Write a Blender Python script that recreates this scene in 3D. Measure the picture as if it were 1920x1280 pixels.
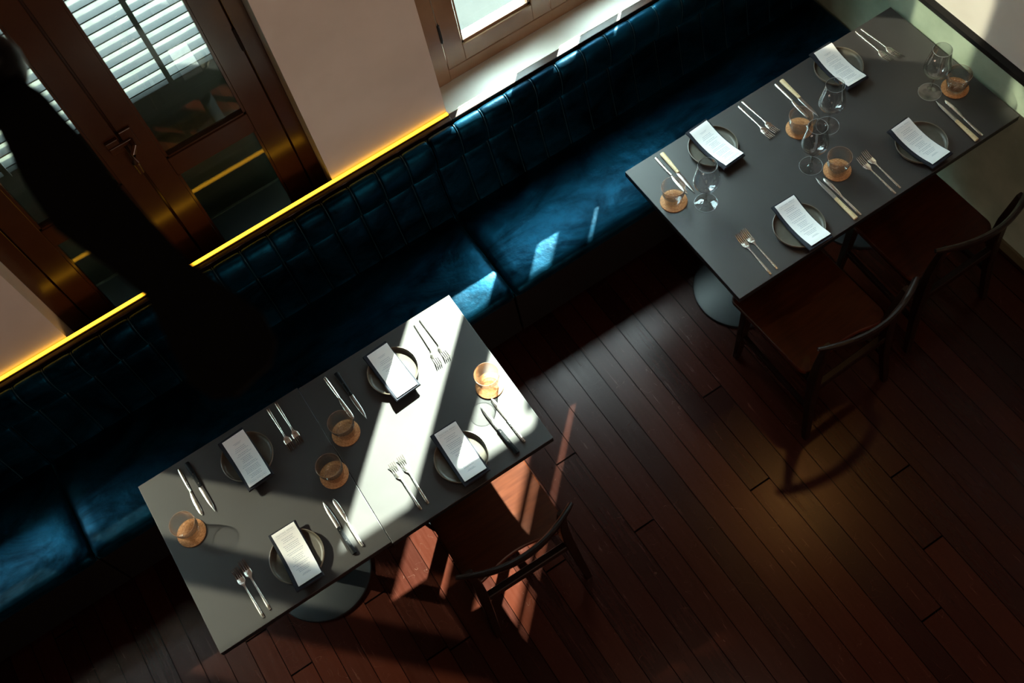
import bpy, bmesh, math, random
from math import pi, sin, cos, radians as R
from mathutils import Vector, Matrix
random.seed(7)
S = bpy.context.scene
for o in list(bpy.data.objects): bpy.data.objects.remove(o)

# ------------------------------------------------------------ camera, world, suns, exposure
cd = bpy.data.cameras.new('camera'); cam = bpy.data.objects.new('camera', cd)
S.collection.objects.link(cam); S.camera = cam
cam.location = (0, 0, 4.25)
cam.rotation_euler = (0.476966272, 0.132288551, -0.570826515)
cd.sensor_width = 36; cd.lens = 38.6172
cd.clip_start = 0.05; cd.clip_end = 100
cd.dof.use_dof = True; cd.dof.focus_distance = 3.95; cd.dof.aperture_fstop = 2.4

w = bpy.data.worlds.new('sky'); S.world = w; w.use_nodes = True
bg = w.node_tree.nodes['Background']
bg.inputs[0].default_value = (0.72, 0.93, 1.0, 1); bg.inputs[1].default_value = 29.0

def sun(name, az, el, strength, color, size):
    l = bpy.data.lights.new(name, 'SUN'); l.energy = strength; l.color = color; l.angle = R(size)
    o = bpy.data.objects.new(name, l); S.collection.objects.link(o)
    d = Vector((cos(R(az))*cos(R(el)), sin(R(az))*cos(R(el)), -sin(R(el))))   # travel direction
    o.rotation_euler = d.to_track_quat('-Z', 'Y').to_euler(); o.location = -d*12
    return o
sun('sun_light', -135.5, 39.5, 98, (0.95, 1.0, 0.90), 0.75)
sun('facade_glint_light', -45.8, 36.4, 6.3, (1.0, 0.90, 0.70), 0.9)      # sun thrown back by the glazed facade across the street

def area(name, loc, target, size, power, color):
    l = bpy.data.lights.new(name, 'AREA'); l.energy = power; l.color = color; l.shape = 'DISK'; l.size = size
    o = bpy.data.objects.new(name, l); S.collection.objects.link(o); o.location = loc
    o.rotation_euler = (Vector(target)-Vector(loc)).to_track_quat('-Z', 'Y').to_euler()
    return o
area('room_lamp_light', (0.6, -3.3, 1.5), (0.5, 2.7, 1.4), 1.4, 56, (1.0, 0.66, 0.49))  # added warm fill, stands in for light bounced onto the back wall
area('ceiling_lamp_light', (0.8, 0.5, 5.05), (0.9, 1.2, 0.0), 1.2, 8, (1.0, 0.72, 0.52))  # added weak warm top fill, standing for unseen overhead spots
def spot(name, loc, target, angle, power, color, r=0.03):
    l = bpy.data.lights.new(name, 'SPOT'); l.energy = power; l.color = color; l.spot_size = R(angle); l.spot_blend = 0.9
    l.shadow_soft_size = r
    o = bpy.data.objects.new(name, l); S.collection.objects.link(o); o.location = loc
    o.rotation_euler = (Vector(target)-Vector(loc)).to_track_quat('-Z', 'Y').to_euler()
    return o
spot('ceiling_spot_light', (2.5, 1.82, 4.3), (1.32, 0.95, 0.0), 20, 24, (1.0, 0.55, 0.14), 0.08)

S.cycles.transparent_max_bounces = 32
S.view_settings.view_transform = 'Standard'; S.view_settings.look = 'None'
S.view_settings.exposure = 0.0; S.view_settings.gamma = 1.0
S.view_settings.use_curve_mapping = False

# ------------------------------------------------------------ materials
def new_mat(name):
    m = bpy.data.materials.new(name); m.use_nodes = True
    return m, m.node_tree, m.node_tree.nodes['Principled BSDF']
def plain(name, col, rough=0.5, metal=0.0, spec=0.5, **kw):
    m, nt, b = new_mat(name)
    b.inputs['Base Color'].default_value = (*col, 1); b.inputs['Roughness'].default_value = rough
    b.inputs['Metallic'].default_value = metal; b.inputs['Specular IOR Level'].default_value = spec
    for k, v in kw.items(): b.inputs[k.replace('_', ' ')].default_value = v
    return m
def nd(nt, t, **props):
    n = nt.nodes.new(t)
    for k, v in props.items(): setattr(n, k, v)
    return n
def noise_mat(name, c1, c2, scale, rough=0.5, bump=0.1, stretch=(1, 1, 1), detail=6, spec=0.5, lo=0.35, hi=0.65, r2=None, metal=0, bscale=None, bdist=0.002):
    m, nt, b = new_mat(name); L = nt.links
    tc = nd(nt, 'ShaderNodeTexCoord'); mp = nd(nt, 'ShaderNodeMapping'); mp.inputs['Scale'].default_value = stretch
    L.new(tc.outputs['Object'], mp.inputs['Vector'])
    n = nd(nt, 'ShaderNodeTexNoise'); n.inputs['Scale'].default_value = scale; n.inputs['Detail'].default_value = detail
    L.new(mp.outputs[0], n.inputs['Vector'])
    cr = nd(nt, 'ShaderNodeValToRGB'); cr.color_ramp.elements[0].position = lo; cr.color_ramp.elements[1].position = hi
    cr.color_ramp.elements[0].color = (*c1, 1); cr.color_ramp.elements[1].color = (*c2, 1)
    L.new(n.outputs['Fac'], cr.inputs[0]); L.new(cr.outputs[0], b.inputs['Base Color'])
    b.inputs['Roughness'].default_value = rough; b.inputs['Specular IOR Level'].default_value = spec
    b.inputs['Metallic'].default_value = metal
    if r2 is not None:
        mr = nd(nt, 'ShaderNodeMapRange'); mr.inputs[1].default_value = lo; mr.inputs[2].default_value = hi
        mr.inputs[3].default_value = rough; mr.inputs[4].default_value = r2
        L.new(n.outputs['Fac'], mr.inputs[0]); L.new(mr.outputs[0], b.inputs['Roughness'])
    if bump:
        n2 = n
        if bscale:
            n2 = nd(nt, 'ShaderNodeTexNoise'); n2.inputs['Scale'].default_value = bscale; n2.inputs['Detail'].default_value = 5
            L.new(mp.outputs[0], n2.inputs['Vector'])
        bp = nd(nt, 'ShaderNodeBump'); bp.inputs['Strength'].default_value = bump; bp.inputs['Distance'].default_value = bdist
        L.new(n2.outputs['Fac'], bp.inputs['Height']); L.new(bp.outputs[0], b.inputs['Normal'])
    return m
def glass_mat(name, tint, f0=1.45, rough=0.0):
    m = bpy.data.materials.new(name); m.use_nodes = True; nt = m.node_tree; nt.nodes.clear(); L = nt.links
    out = nd(nt, 'ShaderNodeOutputMaterial'); mx = nd(nt, 'ShaderNodeMixShader')
    tr = nd(nt, 'ShaderNodeBsdfTransparent'); tr.inputs[0].default_value = (*tint, 1)
    gl = nd(nt, 'ShaderNodeBsdfGlossy'); gl.inputs['Roughness'].default_value = rough
    lw = nd(nt, 'ShaderNodeLayerWeight'); lw.inputs['Blend'].default_value = 0.5
    pw = nd(nt, 'ShaderNodeMath', operation='POWER'); pw.inputs[1].default_value = 5.0 if f0 < 1.5 else 3.0
    ma = nd(nt, 'ShaderNodeMath', operation='MULTIPLY_ADD'); r0 = ((f0-1)/(f0+1))**2
    ma.inputs[1].default_value = 1-r0; ma.inputs[2].default_value = r0
    L.new(lw.outputs['Facing'], pw.inputs[0]); L.new(pw.outputs[0], ma.inputs[0])
    L.new(ma.outputs[0], mx.inputs[0]); L.new(tr.outputs[0], mx.inputs[1]); L.new(gl.outputs[0], mx.inputs[2])
    L.new(mx.outputs[0], out.inputs[0])
    return m
def velvet_mat():
    m, nt, b = new_mat('teal_velvet'); L = nt.links
    tc = nd(nt, 'ShaderNodeTexCoord'); mp = nd(nt, 'ShaderNodeMapping'); mp.inputs['Scale'].default_value = (1.0, 2.0, 2.0)
    mp.inputs['Rotation'].default_value = (0, 0, R(28))
    L.new(tc.outputs['Object'], mp.inputs['Vector'])
    n = nd(nt, 'ShaderNodeTexNoise'); n.inputs['Scale'].default_value = 2.3; n.inputs['Detail'].default_value = 9
    n.inputs['Distortion'].default_value = 1.6; n.inputs['Roughness'].default_value = 0.62
    L.new(mp.outputs[0], n.inputs['Vector'])
    cr = nd(nt, 'ShaderNodeValToRGB'); cr.color_ramp.elements[0].position = 0.36; cr.color_ramp.elements[1].position = 0.68
    cr.color_ramp.elements[0].color = (0.0001, 0.0010, 0.0026, 1); cr.color_ramp.elements[1].color = (0.0008, 0.014, 0.028, 1)
    L.new(n.outputs['Fac'], cr.inputs[0]); L.new(cr.outputs[0], b.inputs['Base Color'])
    b.inputs['Specular Tint'].default_value = (0.014, 0.40, 0.80, 1)
    mr = nd(nt, 'ShaderNodeMapRange'); mr.inputs[1].default_value = 0.3; mr.inputs[2].default_value = 0.7; mr.inputs[3].default_value = 0.08; mr.inputs[4].default_value = 1.0
    L.new(n.outputs['Fac'], mr.inputs[0]); L.new(mr.outputs[0], b.inputs['Specular IOR Level']); b.inputs['Roughness'].default_value = 0.40
    b.inputs['Sheen Weight'].default_value = 0.25; b.inputs['Sheen Roughness'].default_value = 0.35
    cs_ = nd(nt, 'ShaderNodeValToRGB'); cs_.color_ramp.elements[0].position = 0.34; cs_.color_ramp.elements[1].position = 0.68
    cs_.color_ramp.elements[0].color = (0.006, 0.16, 0.36, 1); cs_.color_ramp.elements[1].color = (0.03, 0.62, 1.0, 1)
    L.new(n.outputs['Fac'], cs_.inputs[0]); L.new(cs_.outputs[0], b.inputs['Sheen Tint'])
    n2 = nd(nt, 'ShaderNodeTexNoise'); n2.inputs['Scale'].default_value = 9; n2.inputs['Detail'].default_value = 6
    L.new(tc.outputs['Object'], n2.inputs['Vector'])
    bp = nd(nt, 'ShaderNodeBump'); bp.inputs['Strength'].default_value = 0.55; bp.inputs['Distance'].default_value = 0.012
    L.new(n2.outputs['Fac'], bp.inputs['Height']); L.new(bp.outputs[0], b.inputs['Normal'])
    return m
def floor_mat():
    m, nt, b = new_mat('red_brown_floorboards'); L = nt.links
    tc = nd(nt, 'ShaderNodeTexCoord'); sx = nd(nt, 'ShaderNodeSeparateXYZ'); L.new(tc.outputs['Object'], sx.inputs[0])
    def mth(op, a, bb=None, c=None):
        n = nd(nt, 'ShaderNodeMath', operation=op)
        for i, v in enumerate((a, bb, c)):
            if v is None: continue
            if isinstance(v, (int, float)): n.inputs[i].default_value = v
            else: L.new(v, n.inputs[i])
        return n.outputs[0]
    bw = 0.095
    xs = mth('DIVIDE', mth('ADD', sx.outputs[0], 5*bw*10-0.559+bw), bw)
    idx = mth('FLOOR', xs); fx = mth('FRACT', xs)
    wn = nd(nt, 'ShaderNodeTexWhiteNoise', noise_dimensions='1D'); L.new(idx, wn.inputs['W'])
    ys = mth('DIVIDE', mth('ADD', sx.outputs[1], mth('MULTIPLY', wn.outputs['Value'], 11.0)), 3.7)
    idy = mth('FLOOR', ys); fy = mth('FRACT', ys)
    wn2 = nd(nt, 'ShaderNodeTexWhiteNoise', noise_dimensions='2D'); cx = nd(nt, 'ShaderNodeCombineXYZ')
    L.new(idx, cx.inputs[0]); L.new(idy, cx.inputs[1]); L.new(cx.outputs[0], wn2.inputs['Vector'])
    mp = nd(nt, 'ShaderNodeMapping'); mp.inputs['Scale'].default_value = (22, 1.6, 1); L.new(tc.outputs['Object'], mp.inputs['Vector'])
    gn = nd(nt, 'ShaderNodeTexNoise'); gn.inputs['Scale'].default_value = 3.0; gn.inputs['Detail'].default_value = 8; gn.inputs['Roughness'].default_value = 0.65
    L.new(mp.outputs[0], gn.inputs['Vector'])
    big = nd(nt, 'ShaderNodeTexNoise'); big.inputs['Scale'].default_value = 2.6; big.inputs['Detail'].default_value = 5
    L.new(tc.outputs['Object'], big.inputs['Vector'])
    cr = nd(nt, 'ShaderNodeValToRGB'); e = cr.color_ramp.elements
    e[0].position = 0.15; e[0].color = (0.008, 0.0012, 0.0006, 1); e[1].position = 0.9; e[1].color = (0.036, 0.0068, 0.0026, 1)
    f = mth('ADD', mth('MULTIPLY', wn2.outputs['Value'], 0.45), mth('ADD', mth('MULTIPLY', gn.outputs['Fac'], 0.42), mth('MULTIPLY', big.outputs['Fac'], 0.26)))
    L.new(f, cr.inputs[0])
    seam = mth('MAXIMUM', mth('LESS_THAN', fx, 0.030), mth('LESS_THAN', fy, 0.0018))
    mix = nd(nt, 'ShaderNodeMixRGB'); L.new(seam, mix.inputs[0]); L.new(cr.outputs[0], mix.inputs[1]); mix.inputs[2].default_value = (0.001, 0.0004, 0.0003, 1)
    # scuffs and scratches
    vor = nd(nt, 'ShaderNodeTexNoise'); vor.inputs['Scale'].default_value = 5.5; vor.inputs['Detail'].default_value = 2; vor.inputs['Distortion'].default_value = 2.5
    L.new(tc.outputs['Object'], vor.inputs['Vector'])
    line = mth('LESS_THAN', mth('ABSOLUTE', mth('SUBTRACT', vor.outputs['Fac'], 0.5)), 0.0016)
    msk = nd(nt, 'ShaderNodeTexNoise'); msk.inputs['Scale'].default_value = 14; msk.inputs['Detail'].default_value = 3
    L.new(tc.outputs['Object'], msk.inputs['Vector'])
    scr = mth('MULTIPLY', mth('MULTIPLY', line, mth('GREATER_THAN', msk.outputs['Fac'], 0.53)), 0.35)
    mix2 = nd(nt, 'ShaderNodeMixRGB'); L.new(scr, mix2.inputs[0]); L.new(mix.outputs[0], mix2.inputs[1]); mix2.inputs[2].default_value = (0.10, 0.055, 0.04, 1)
    L.new(mix2.outputs[0], b.inputs['Base Color'])
    rr = mth('ADD', mth('MULTIPLY', gn.outputs['Fac'], 0.16), 0.17); L.new(rr, b.inputs['Roughness'])
    L.new(mth('MULTIPLY', mth('SUBTRACT', 1.0, seam), 0.30), b.inputs['Specular IOR Level'])
    b.inputs['Specular Tint'].default_value = (1.0, 0.82, 0.82, 1)
    hgt = mth('ADD', mth('MULTIPLY', seam, -1.0), mth('MULTIPLY', gn.outputs['Fac'], 0.14))
    bp = nd(nt, 'ShaderNodeBump'); bp.inputs['Strength'].default_value = 0.5; bp.inputs['Distance'].default_value = 0.002
    L.new(hgt, bp.inputs['Height']); L.new(bp.outputs[0], b.inputs['Normal'])
    return m
def emit(name, col, s):
    m = bpy.data.materials.new(name); m.use_nodes = True; nt = m.node_tree; nt.nodes.clear()
    o = nd(nt, 'ShaderNodeOutputMaterial'); e = nd(nt, 'ShaderNodeEmission'); e.inputs[0].default_value = (*col, 1); e.inputs[1].default_value = s
    nt.links.new(e.outputs[0], o.inputs[0]); return m

M = {}
M['velvet'] = velvet_mat(); M['floor'] = floor_mat()
M['piping'] = plain('teal_piping_satin', (0.012, 0.045, 0.065), 0.35, spec=0.4)
M['plaster'] = noise_mat('cream_plaster', (0.68, 0.62, 0.56), (0.74, 0.68, 0.62), 5, 0.8, 0.12, bscale=40)
M['roomdark'] = plain('dark_room_paint', (0.035, 0.03, 0.028), 0.8)
M['green'] = noise_mat('sage_green_stucco', (0.27, 0.34, 0.25), (0.37, 0.45, 0.34), 7, 0.6, 0.25, (1, 1, 1), 8, bscale=14, bdist=0.006)
M['blackwood'] = plain('black_wood', (0.004, 0.003, 0.003), 0.5, spec=0.25)
M['ledge'] = noise_mat('dark_brown_ledge_wood', (0.018, 0.006, 0.003), (0.035, 0.012, 0.005), 12, 0.35, 0.05, (1, 8, 8))
M['paint'] = noise_mat('brown_gloss_paint', (0.22, 0.125, 0.070), (0.27, 0.155, 0.088), 6, 0.25, 0.12, bscale=30)  # same paint as the door; bright sill bounce put into the colour
M['doorpaint'] = noise_mat('red_brown_gloss_paint', (0.046, 0.015, 0.0045), (0.058, 0.020, 0.006), 6, 0.22, 0.12, bscale=30)  # window frame paint again, dimness of the doorway put into the colour
M['sill'] = noise_mat('white_sill_paint', (0.70, 0.66, 0.58), (0.76, 0.72, 0.64), 6, 0.45, 0.08)
M['pane'] = glass_mat('window_pane_glass', (0.93, 0.98, 0.95), 1.49)
M['table'] = noise_mat('grey_laminate', (0.034, 0.0305, 0.0295), (0.039, 0.0355, 0.0345), 3, 0.42, 0.0, spec=0.5, r2=0.46)
M['edge'] = plain('black_table_edge', (0.006, 0.006, 0.007), 0.4)
M['iron'] = plain('black_cast_iron', (0.010, 0.012, 0.014), 0.42)
M['steel'] = plain('polished_steel', (0.78, 0.75, 0.70), 0.27, 1.0)
M['blade'] = plain('brushed_blade_steel', (0.42, 0.40, 0.38), 0.28, 1.0)
M['ivory'] = noise_mat('ivory_handle', (0.62, 0.46, 0.25), (0.74, 0.58, 0.34), 60, 0.4, 0.0)
M['blackh'] = plain('black_handle', (0.004, 0.0045, 0.006), 0.5, spec=0.12)
M['stone'] = noise_mat('grey_stoneware', (0.072, 0.062, 0.048), (0.092, 0.080, 0.063), 30, 0.42, 0.0, spec=0.35)
M['stoner'] = noise_mat('grey_stoneware_rim', (0.12, 0.095, 0.068), (0.16, 0.13, 0.095), 30, 0.32, 0.0)
M['navy'] = noise_mat('navy_linen', (0.0022, 0.0032, 0.010), (0.0042, 0.0060, 0.016), 260, 0.85, 0.15)
M['paper'] = plain('white_paper', (0.84, 0.82, 0.82), 0.75, spec=0.2)
M['ink'] = plain('grey_blue_ink', (0.16, 0.20, 0.28), 0.7)
M['inkg'] = plain('pale_grey_ink', (0.38, 0.40, 0.45), 0.7)
M['cork'] = noise_mat('cork', (0.30, 0.115, 0.035), (0.52, 0.23, 0.085), 180, 0.75, 0.3, detail=3)
M['glass'] = glass_mat('drinking_glass', (0.93, 0.935, 0.94), 1.56)
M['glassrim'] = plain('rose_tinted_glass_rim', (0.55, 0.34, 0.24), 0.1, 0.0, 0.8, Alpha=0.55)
M['glassedge'] = plain('bright_glass_edge', (0.62, 0.66, 0.68), 0.08, 0.0, 0.9, Alpha=0.42)
M['glassbase'] = glass_mat('thick_glass_base', (0.96, 0.94, 0.92), 1.75)
M['wood'] = noise_mat('walnut_chair_wood', (0.032, 0.0056, 0.0007), (0.050, 0.0095, 0.0012), 7, 0.38, 0.03, (1, 9, 9), r2=0.42, spec=0.16)
M['darkwood'] = noise_mat('dark_chair_wood', (0.0055, 0.0018, 0.0008), (0.010, 0.003, 0.0014), 9, 0.36, 0.05, (6, 6, 1), spec=0.18)
M['led'] = emit('yellow_led_strip', (1.0, 0.46, 0.022), 4.6)
M['louvre'] = noise_mat('grey_green_louvre_paint', (0.010, 0.011, 0.008), (0.024, 0.026, 0.018), 20, 0.55, 0.1, spec=0.12)
M['louvreframe'] = plain('dark_green_shutter_paint', (0.016, 0.022, 0.014), 0.4)
M['street'] = noise_mat('pale_paving', (0.020, 0.021, 0.021), (0.027, 0.028, 0.027), 3, 0.9, 0.0, spec=0.0)
M['fan'] = plain('black_fan_lacquer', (0.003, 0.003, 0.003), 0.35, spec=0.1)
M['fanblade'] = plain('matt_black_fan_blade', (0.0022, 0.0022, 0.0022), 0.75, spec=0.08)
M['hinge'] = plain('dark_iron_hinge', (0.02, 0.015, 0.012), 0.4, 0.6)

# ------------------------------------------------------------ mesh helpers
class MB:
    def __init__(s): s.v = []; s.f = []
    def add(s, vs, fs):
        b = len(s.v); s.v += [tuple(v) for v in vs]; s.f += [tuple(i+b for i in f) for f in fs]; return s
    def box(s, x0, x1, y0, y1, z0, z1):
        return s.add([(x0,y0,z0),(x1,y0,z0),(x1,y1,z0),(x0,y1,z0),(x0,y0,z1),(x1,y0,z1),(x1,y1,z1),(x0,y1,z1)],
                     [(0,3,2,1),(4,5,6,7),(0,1,5,4),(1,2,6,5),(2,3,7,6),(3,0,4,7)])
    def lathe(s, prof, n=48, c=(0,0), caps=True):
        vs = []; fs = []; m = len(prof)
        for k in range(n):
            a = 2*pi*k/n
            for r, z in prof: vs.append((c[0]+r*cos(a), c[1]+r*sin(a), z))
        for k in range(n):
            k2 = (k+1) % n
            for j in range(m-1): fs.append((k*m+j, k2*m+j, k2*m+j+1, k*m+j+1))
        if caps:
            fs.append(tuple(k*m for k in range(n))[::-1]); fs.append(tuple(k*m+m-1 for k in range(n)))
        return s.add(vs, fs)
    def grid(s, rows, closed=False):
        nr = len(rows); nc = len(rows[0]); vs = [p for r in rows for p in r]; fs = []
        for i in range(nr-1):
            for j in range(nc-1): fs.append((i*nc+j, i*nc+j+1, (i+1)*nc+j+1, (i+1)*nc+j))
            if closed: fs.append((i*nc+nc-1, i*nc, (i+1)*nc, (i+1)*nc+nc-1))
        return s.add(vs, fs)
    def loft(s, sections):
        s.grid(sections, closed=True)
        b = len(s.v)-len(sections)*len(sections[0]); nc = len(sections[0])
        s.f.append(tuple(b+j for j in range(nc))[::-1]); s.f.append(tuple(b+(len(sections)-1)*nc+j for j in range(nc)))
        return s
    def tube(s, pts, rads, n=10, up=(0,0,1)):
        secs = []
        for i, p in enumerate(pts):
            p = Vector(p); a = Vector(pts[max(i-1,0)]); b = Vector(pts[min(i+1,len(pts)-1)])
            t = (b-a).normalized(); u = Vector(up); 
            if abs(t.dot(u)) > 0.95: u = Vector((1,0,0))
            x = t.cross(u).normalized(); y = x.cross(t)
            r = rads[i] if isinstance(rads, (list, tuple)) else rads
            rx, ry = r if isinstance(r, (list, tuple)) else (r, r)
            secs.append([tuple(p + x*rx*cos(2*pi*k/n) + y*ry*sin(2*pi*k/n)) for k in range(n)])
        return s.loft(secs)
    def beam(s, pts, sizes, up=(0,0,1)):
        secs = []
        for i, p in enumerate(pts):
            p = Vector(p); a = Vector(pts[max(i-1,0)]); b = Vector(pts[min(i+1,len(pts)-1)])
            t = (b-a).normalized(); u = Vector(up)
            if abs(t.dot(u)) > 0.95: u = Vector((0,1,0))
            x = t.cross(u).normalized(); y = x.cross(t)
            wx, wy = sizes[i] if isinstance(sizes, list) else sizes
            c = 0.22; q = [(1,-1+c),(1,1-c),(1-c,1),(-1+c,1),(-1,1-c),(-1,-1+c),(-1+c,-1),(1-c,-1)]
            secs.append([tuple(p + x*wx/2*u_ + y*wy/2*v_) for u_, v_ in q])
        return s.loft(secs)
    def prism(s, pts, z0, z1):
        n = len(pts); vs = [(x,y,z0) for x,y in pts]+[(x,y,z1) for x,y in pts]
        fs = [tuple(range(n))[::-1], tuple(range(n, 2*n))]+[(i,(i+1)%n,n+(i+1)%n,n+i) for i in range(n)]
        return s.add(vs, fs)
    def build(s, name, mat, parent=None, smooth=False, bevel=0, seg=2, recalc=True, **props):
        me = bpy.data.meshes.new(name); me.from_pydata(s.v, [], s.f)
        if recalc or bevel:
            bm = bmesh.new(); bm.from_mesh(me)
            bmesh.ops.recalc_face_normals(bm, faces=bm.faces)
            if bevel: bmesh.ops.bevel(bm, geom=[e for e in bm.edges if e.calc_face_angle(0) > 0.5], offset=bevel, segments=seg, affect='EDGES', profile=0.5)
            bm.to_mesh(me); bm.free()
        me.materials.append(M[mat] if isinstance(mat, str) else mat)
        o = bpy.data.objects.new(name, me); S.collection.objects.link(o)
        if parent: o.parent = parent
        if smooth:
            for p in me.polygons: p.use_smooth = True
            if smooth != 'all':
                bm = bmesh.new(); bm.from_mesh(me)
                for e in bm.edges:
                    if e.calc_face_angle(0) > R(38): e.smooth = False
                bm.to_mesh(me); bm.free()
        for k, v in props.items(): o[k] = v
        return o
def thing(name, label, cat, loc=(0,0,0), rz=0, group=None):
    o = bpy.data.objects.new(name, None); S.collection.objects.link(o); o.empty_display_size = 0.05
    o.location = loc; o.rotation_euler = (0,0,rz); o['label'] = label; o['category'] = cat
    if group: o['group'] = group
    return o
def dup(root, loc, rz, label, group=None):
    r = root.copy(); S.collection.objects.link(r); r.location = loc; r.rotation_euler = (0,0,rz); r['label'] = label
    if group: r['group'] = group
    for ch in list(root.children):
        c = ch.copy(); S.collection.objects.link(c); c.parent = r
        for g in list(ch.children):
            d = g.copy(); S.collection.objects.link(d); d.parent = c
    return r
def struct(name, mb, mat, **k): return mb.build(name, mat, kind='structure', **k)

# ------------------------------------------------------------ room shell
YW = 2.715            # inner face of the back wall
YO = 2.90             # outer face
WR, WL = 2.69, -4.2
ZC = 5.2
struct('floor', MB().box(WL, WR, -4.2, YO, -0.05, 0), 'floor')
struct('ceiling', MB().box(WL-0.1, WR+0.2, -4.3, YO, ZC, ZC+0.1), 'roomdark')
wb = MB()
ops = [(-2.426, -1.263, 0.90, 2.53), (-0.757, 0.385, 0.0, 2.53), (0.906, 2.069, 0.90, 2.53)]
def wseg(x0, x1, z0, z1): wb.box(x0, x1, YW, YO, z0, z1)
xs = WL
for x0, x1, z0, z1 in ops:
    wseg(xs, x0, 0, ZC); wseg(x0, x1, z1, ZC)
    if z0 > 0: wseg(x0, x1, 0, z0-0.002)
    xs = x1
wseg(xs, WR+0.2, 0, ZC)
struct('wall_back', wb, 'plaster')
struct('wall_left', MB().box(WL-0.1, WL, -4.2, YO, 0, ZC), 'roomdark')
struct('wall_front', MB().box(WL, WR, -4.3, -4.2, 0, ZC), 'roomdark')
wr_ = struct('wall_right', MB().box(WR, WR+0.2, -4.2, YW, 0, ZC), 'plaster')
MB().box(WR-0.012, WR+0.01, -4.2, YW-0.001, 0.0, 0.885).build('wainscot', 'green', wr_, label='sage green stucco wainscot')
struct('trim_1', MB().box(WR-0.030, WR+0.005, -4.2, YW-0.045, 0.884, 0.906), 'blackwood')
struct('baseboard_right', MB().box(WR-0.024, WR-0.010, -4.2, 2.10, 0.0, 0.05), plain('olive_baseboard_paint', (0.10, 0.085, 0.045), 0.4))
struct('canopy_outside', MB().box(-5.0, 0.55, YO+0.002, YO+1.10, 3.45, 3.53), 'plaster')  # slab added out of view, cuts steep sky light to the left window
struct('trim_6', MB().box(0.86, 2.11, YO+0.002, YO+0.10, 0.90, 0.945), 'sill', bevel=0.004)
struct('wall_outside', MB().box(-14, -0.6, 7.0, 7.3, -0.25, 5.2), 'louvreframe')  # unseen wall added to cut low sky light through the left window
struct('ground_outside', MB().box(-9, 12, YO+0.002, 14, -0.35, -0.25), 'street')

# ledge behind the banquette, window sills
ld = MB().box(WL, 0.906, 2.672, YW-0.001, 0.855, 0.900)
ledge = struct('trim_2', ld, 'ledge', bevel=0.003)
struct('trim_3', MB().box(0.9065, WR-0.001, 2.672, YW-0.001, 0.855, 0.8995), 'ledge', bevel=0.002)
for i, (x0, x1) in enumerate(((0.9065, 2.0685), (-2.4255, -1.2635))):
    struct('trim_%d' % (4+i), MB().box(x0, x1, 2.702, 2.88, 0.898, 0.9015), 'sill', bevel=0.001, seg=1)

# ------------------------------------------------------------ LED strip
led = thing('led_strip', 'glowing yellow LED strip running along the dark wooden ledge behind the banquette', 'light strip', (-1.6, 2.703, 0.9))
MB().box(-2.55, 2.505, -0.0065, 0.0065, 0.0005, 0.009).build('diffuser', 'led', led)
MB().box(-2.56, 2.506, -0.010, 0.0105, 0.0, 0.0045).add([], []).build('channel', 'ledge', led)

# ------------------------------------------------------------ windows
def sash(x0, x1, z0, z1, y0, parent, wd, side):
    sh = MB()
    sh.box(x0, x0+wd, y0, y0+0.04, z0, z1); sh.box(x1-wd, x1, y0, y0+0.04, z0, z1)
    sh.box(x0+wd, x1-wd, y0, y0+0.04, z0, z0+wd+0.005); sh.box(x0+wd, x1-wd, y0, y0+0.04, z1-wd, z1)
    s = sh.build('sash', 'paint', parent, bevel=0.002, seg=1)
    gx0, gx1, gz0, gz1 = x0+wd, x1-wd, z0+wd+0.005, z1-wd
    bd = MB()
    for k in range(2):
        w_ = 0.007-0.003*k; yy = y0+0.010+0.008*k
        bd.box(gx0, gx0+w_+0.004, yy, y0+0.03, gz0, gz1); bd.box(gx1-w_-0.004, gx1, yy, y0+0.03, gz0, gz1)
        bd.box(gx0, gx1, yy, y0+0.03, gz0, gz0+w_+0.006); bd.box(gx0, gx1, yy, y0+0.03, gz1-w_-0.004, gz1)
    bd.build('glazing_bead', 'paint', s)
    MB().box(gx0, gx1, y0+0.021, y0+0.024, gz0, gz1).build('pane', 'pane', s)
    hx = x0 if side < 0 else x1
    for hz in (z0+0.20, z1-0.25):
        h = MB().tube([(hx, y0-0.002, hz-0.045), (hx, y0-0.002, hz+0.045)], 0.006, 8)
        h.tube([(hx, y0-0.002, hz+0.045), (hx, y0-0.002, hz+0.058)], [0.004, 0.001], 8)
        h.build('hinge', 'hinge', s, smooth=True)
    return s
def window(n, x0, x1):
    r = bpy.data.objects.new('window_%d' % n, None); S.collection.objects.link(r); r['kind'] = 'structure'
    y0 = 2.835; z0, z1 = 0.902, 2.53
    fr = MB()
    fr.box(x0, x0+0.097, y0, y0+0.055, z0, z1); fr.box(x1-0.082, x1, y0, y0+0.055, z0, z1)
    fr.box(x0+0.097, x1-0.082, y0+0.002, y0+0.055, z0, 0.962); fr.box(x0+0.097, x1-0.082, y0, y0+0.055, 2.485, z1)
    fr.build('window_frame', 'paint', r, bevel=0.002, seg=1)
    xm = (x0+x1)/2
    sash(x0+0.100, xm-0.0025, 0.967, 2.482, y0, r, 0.080, -1)
    sash(xm+0.0025, x1-0.085, 0.967, 2.482, y0, r, 0.075, 1)
    return r
window(1, 0.906, 2.069); window(2, -2.426, -1.263)

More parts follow.
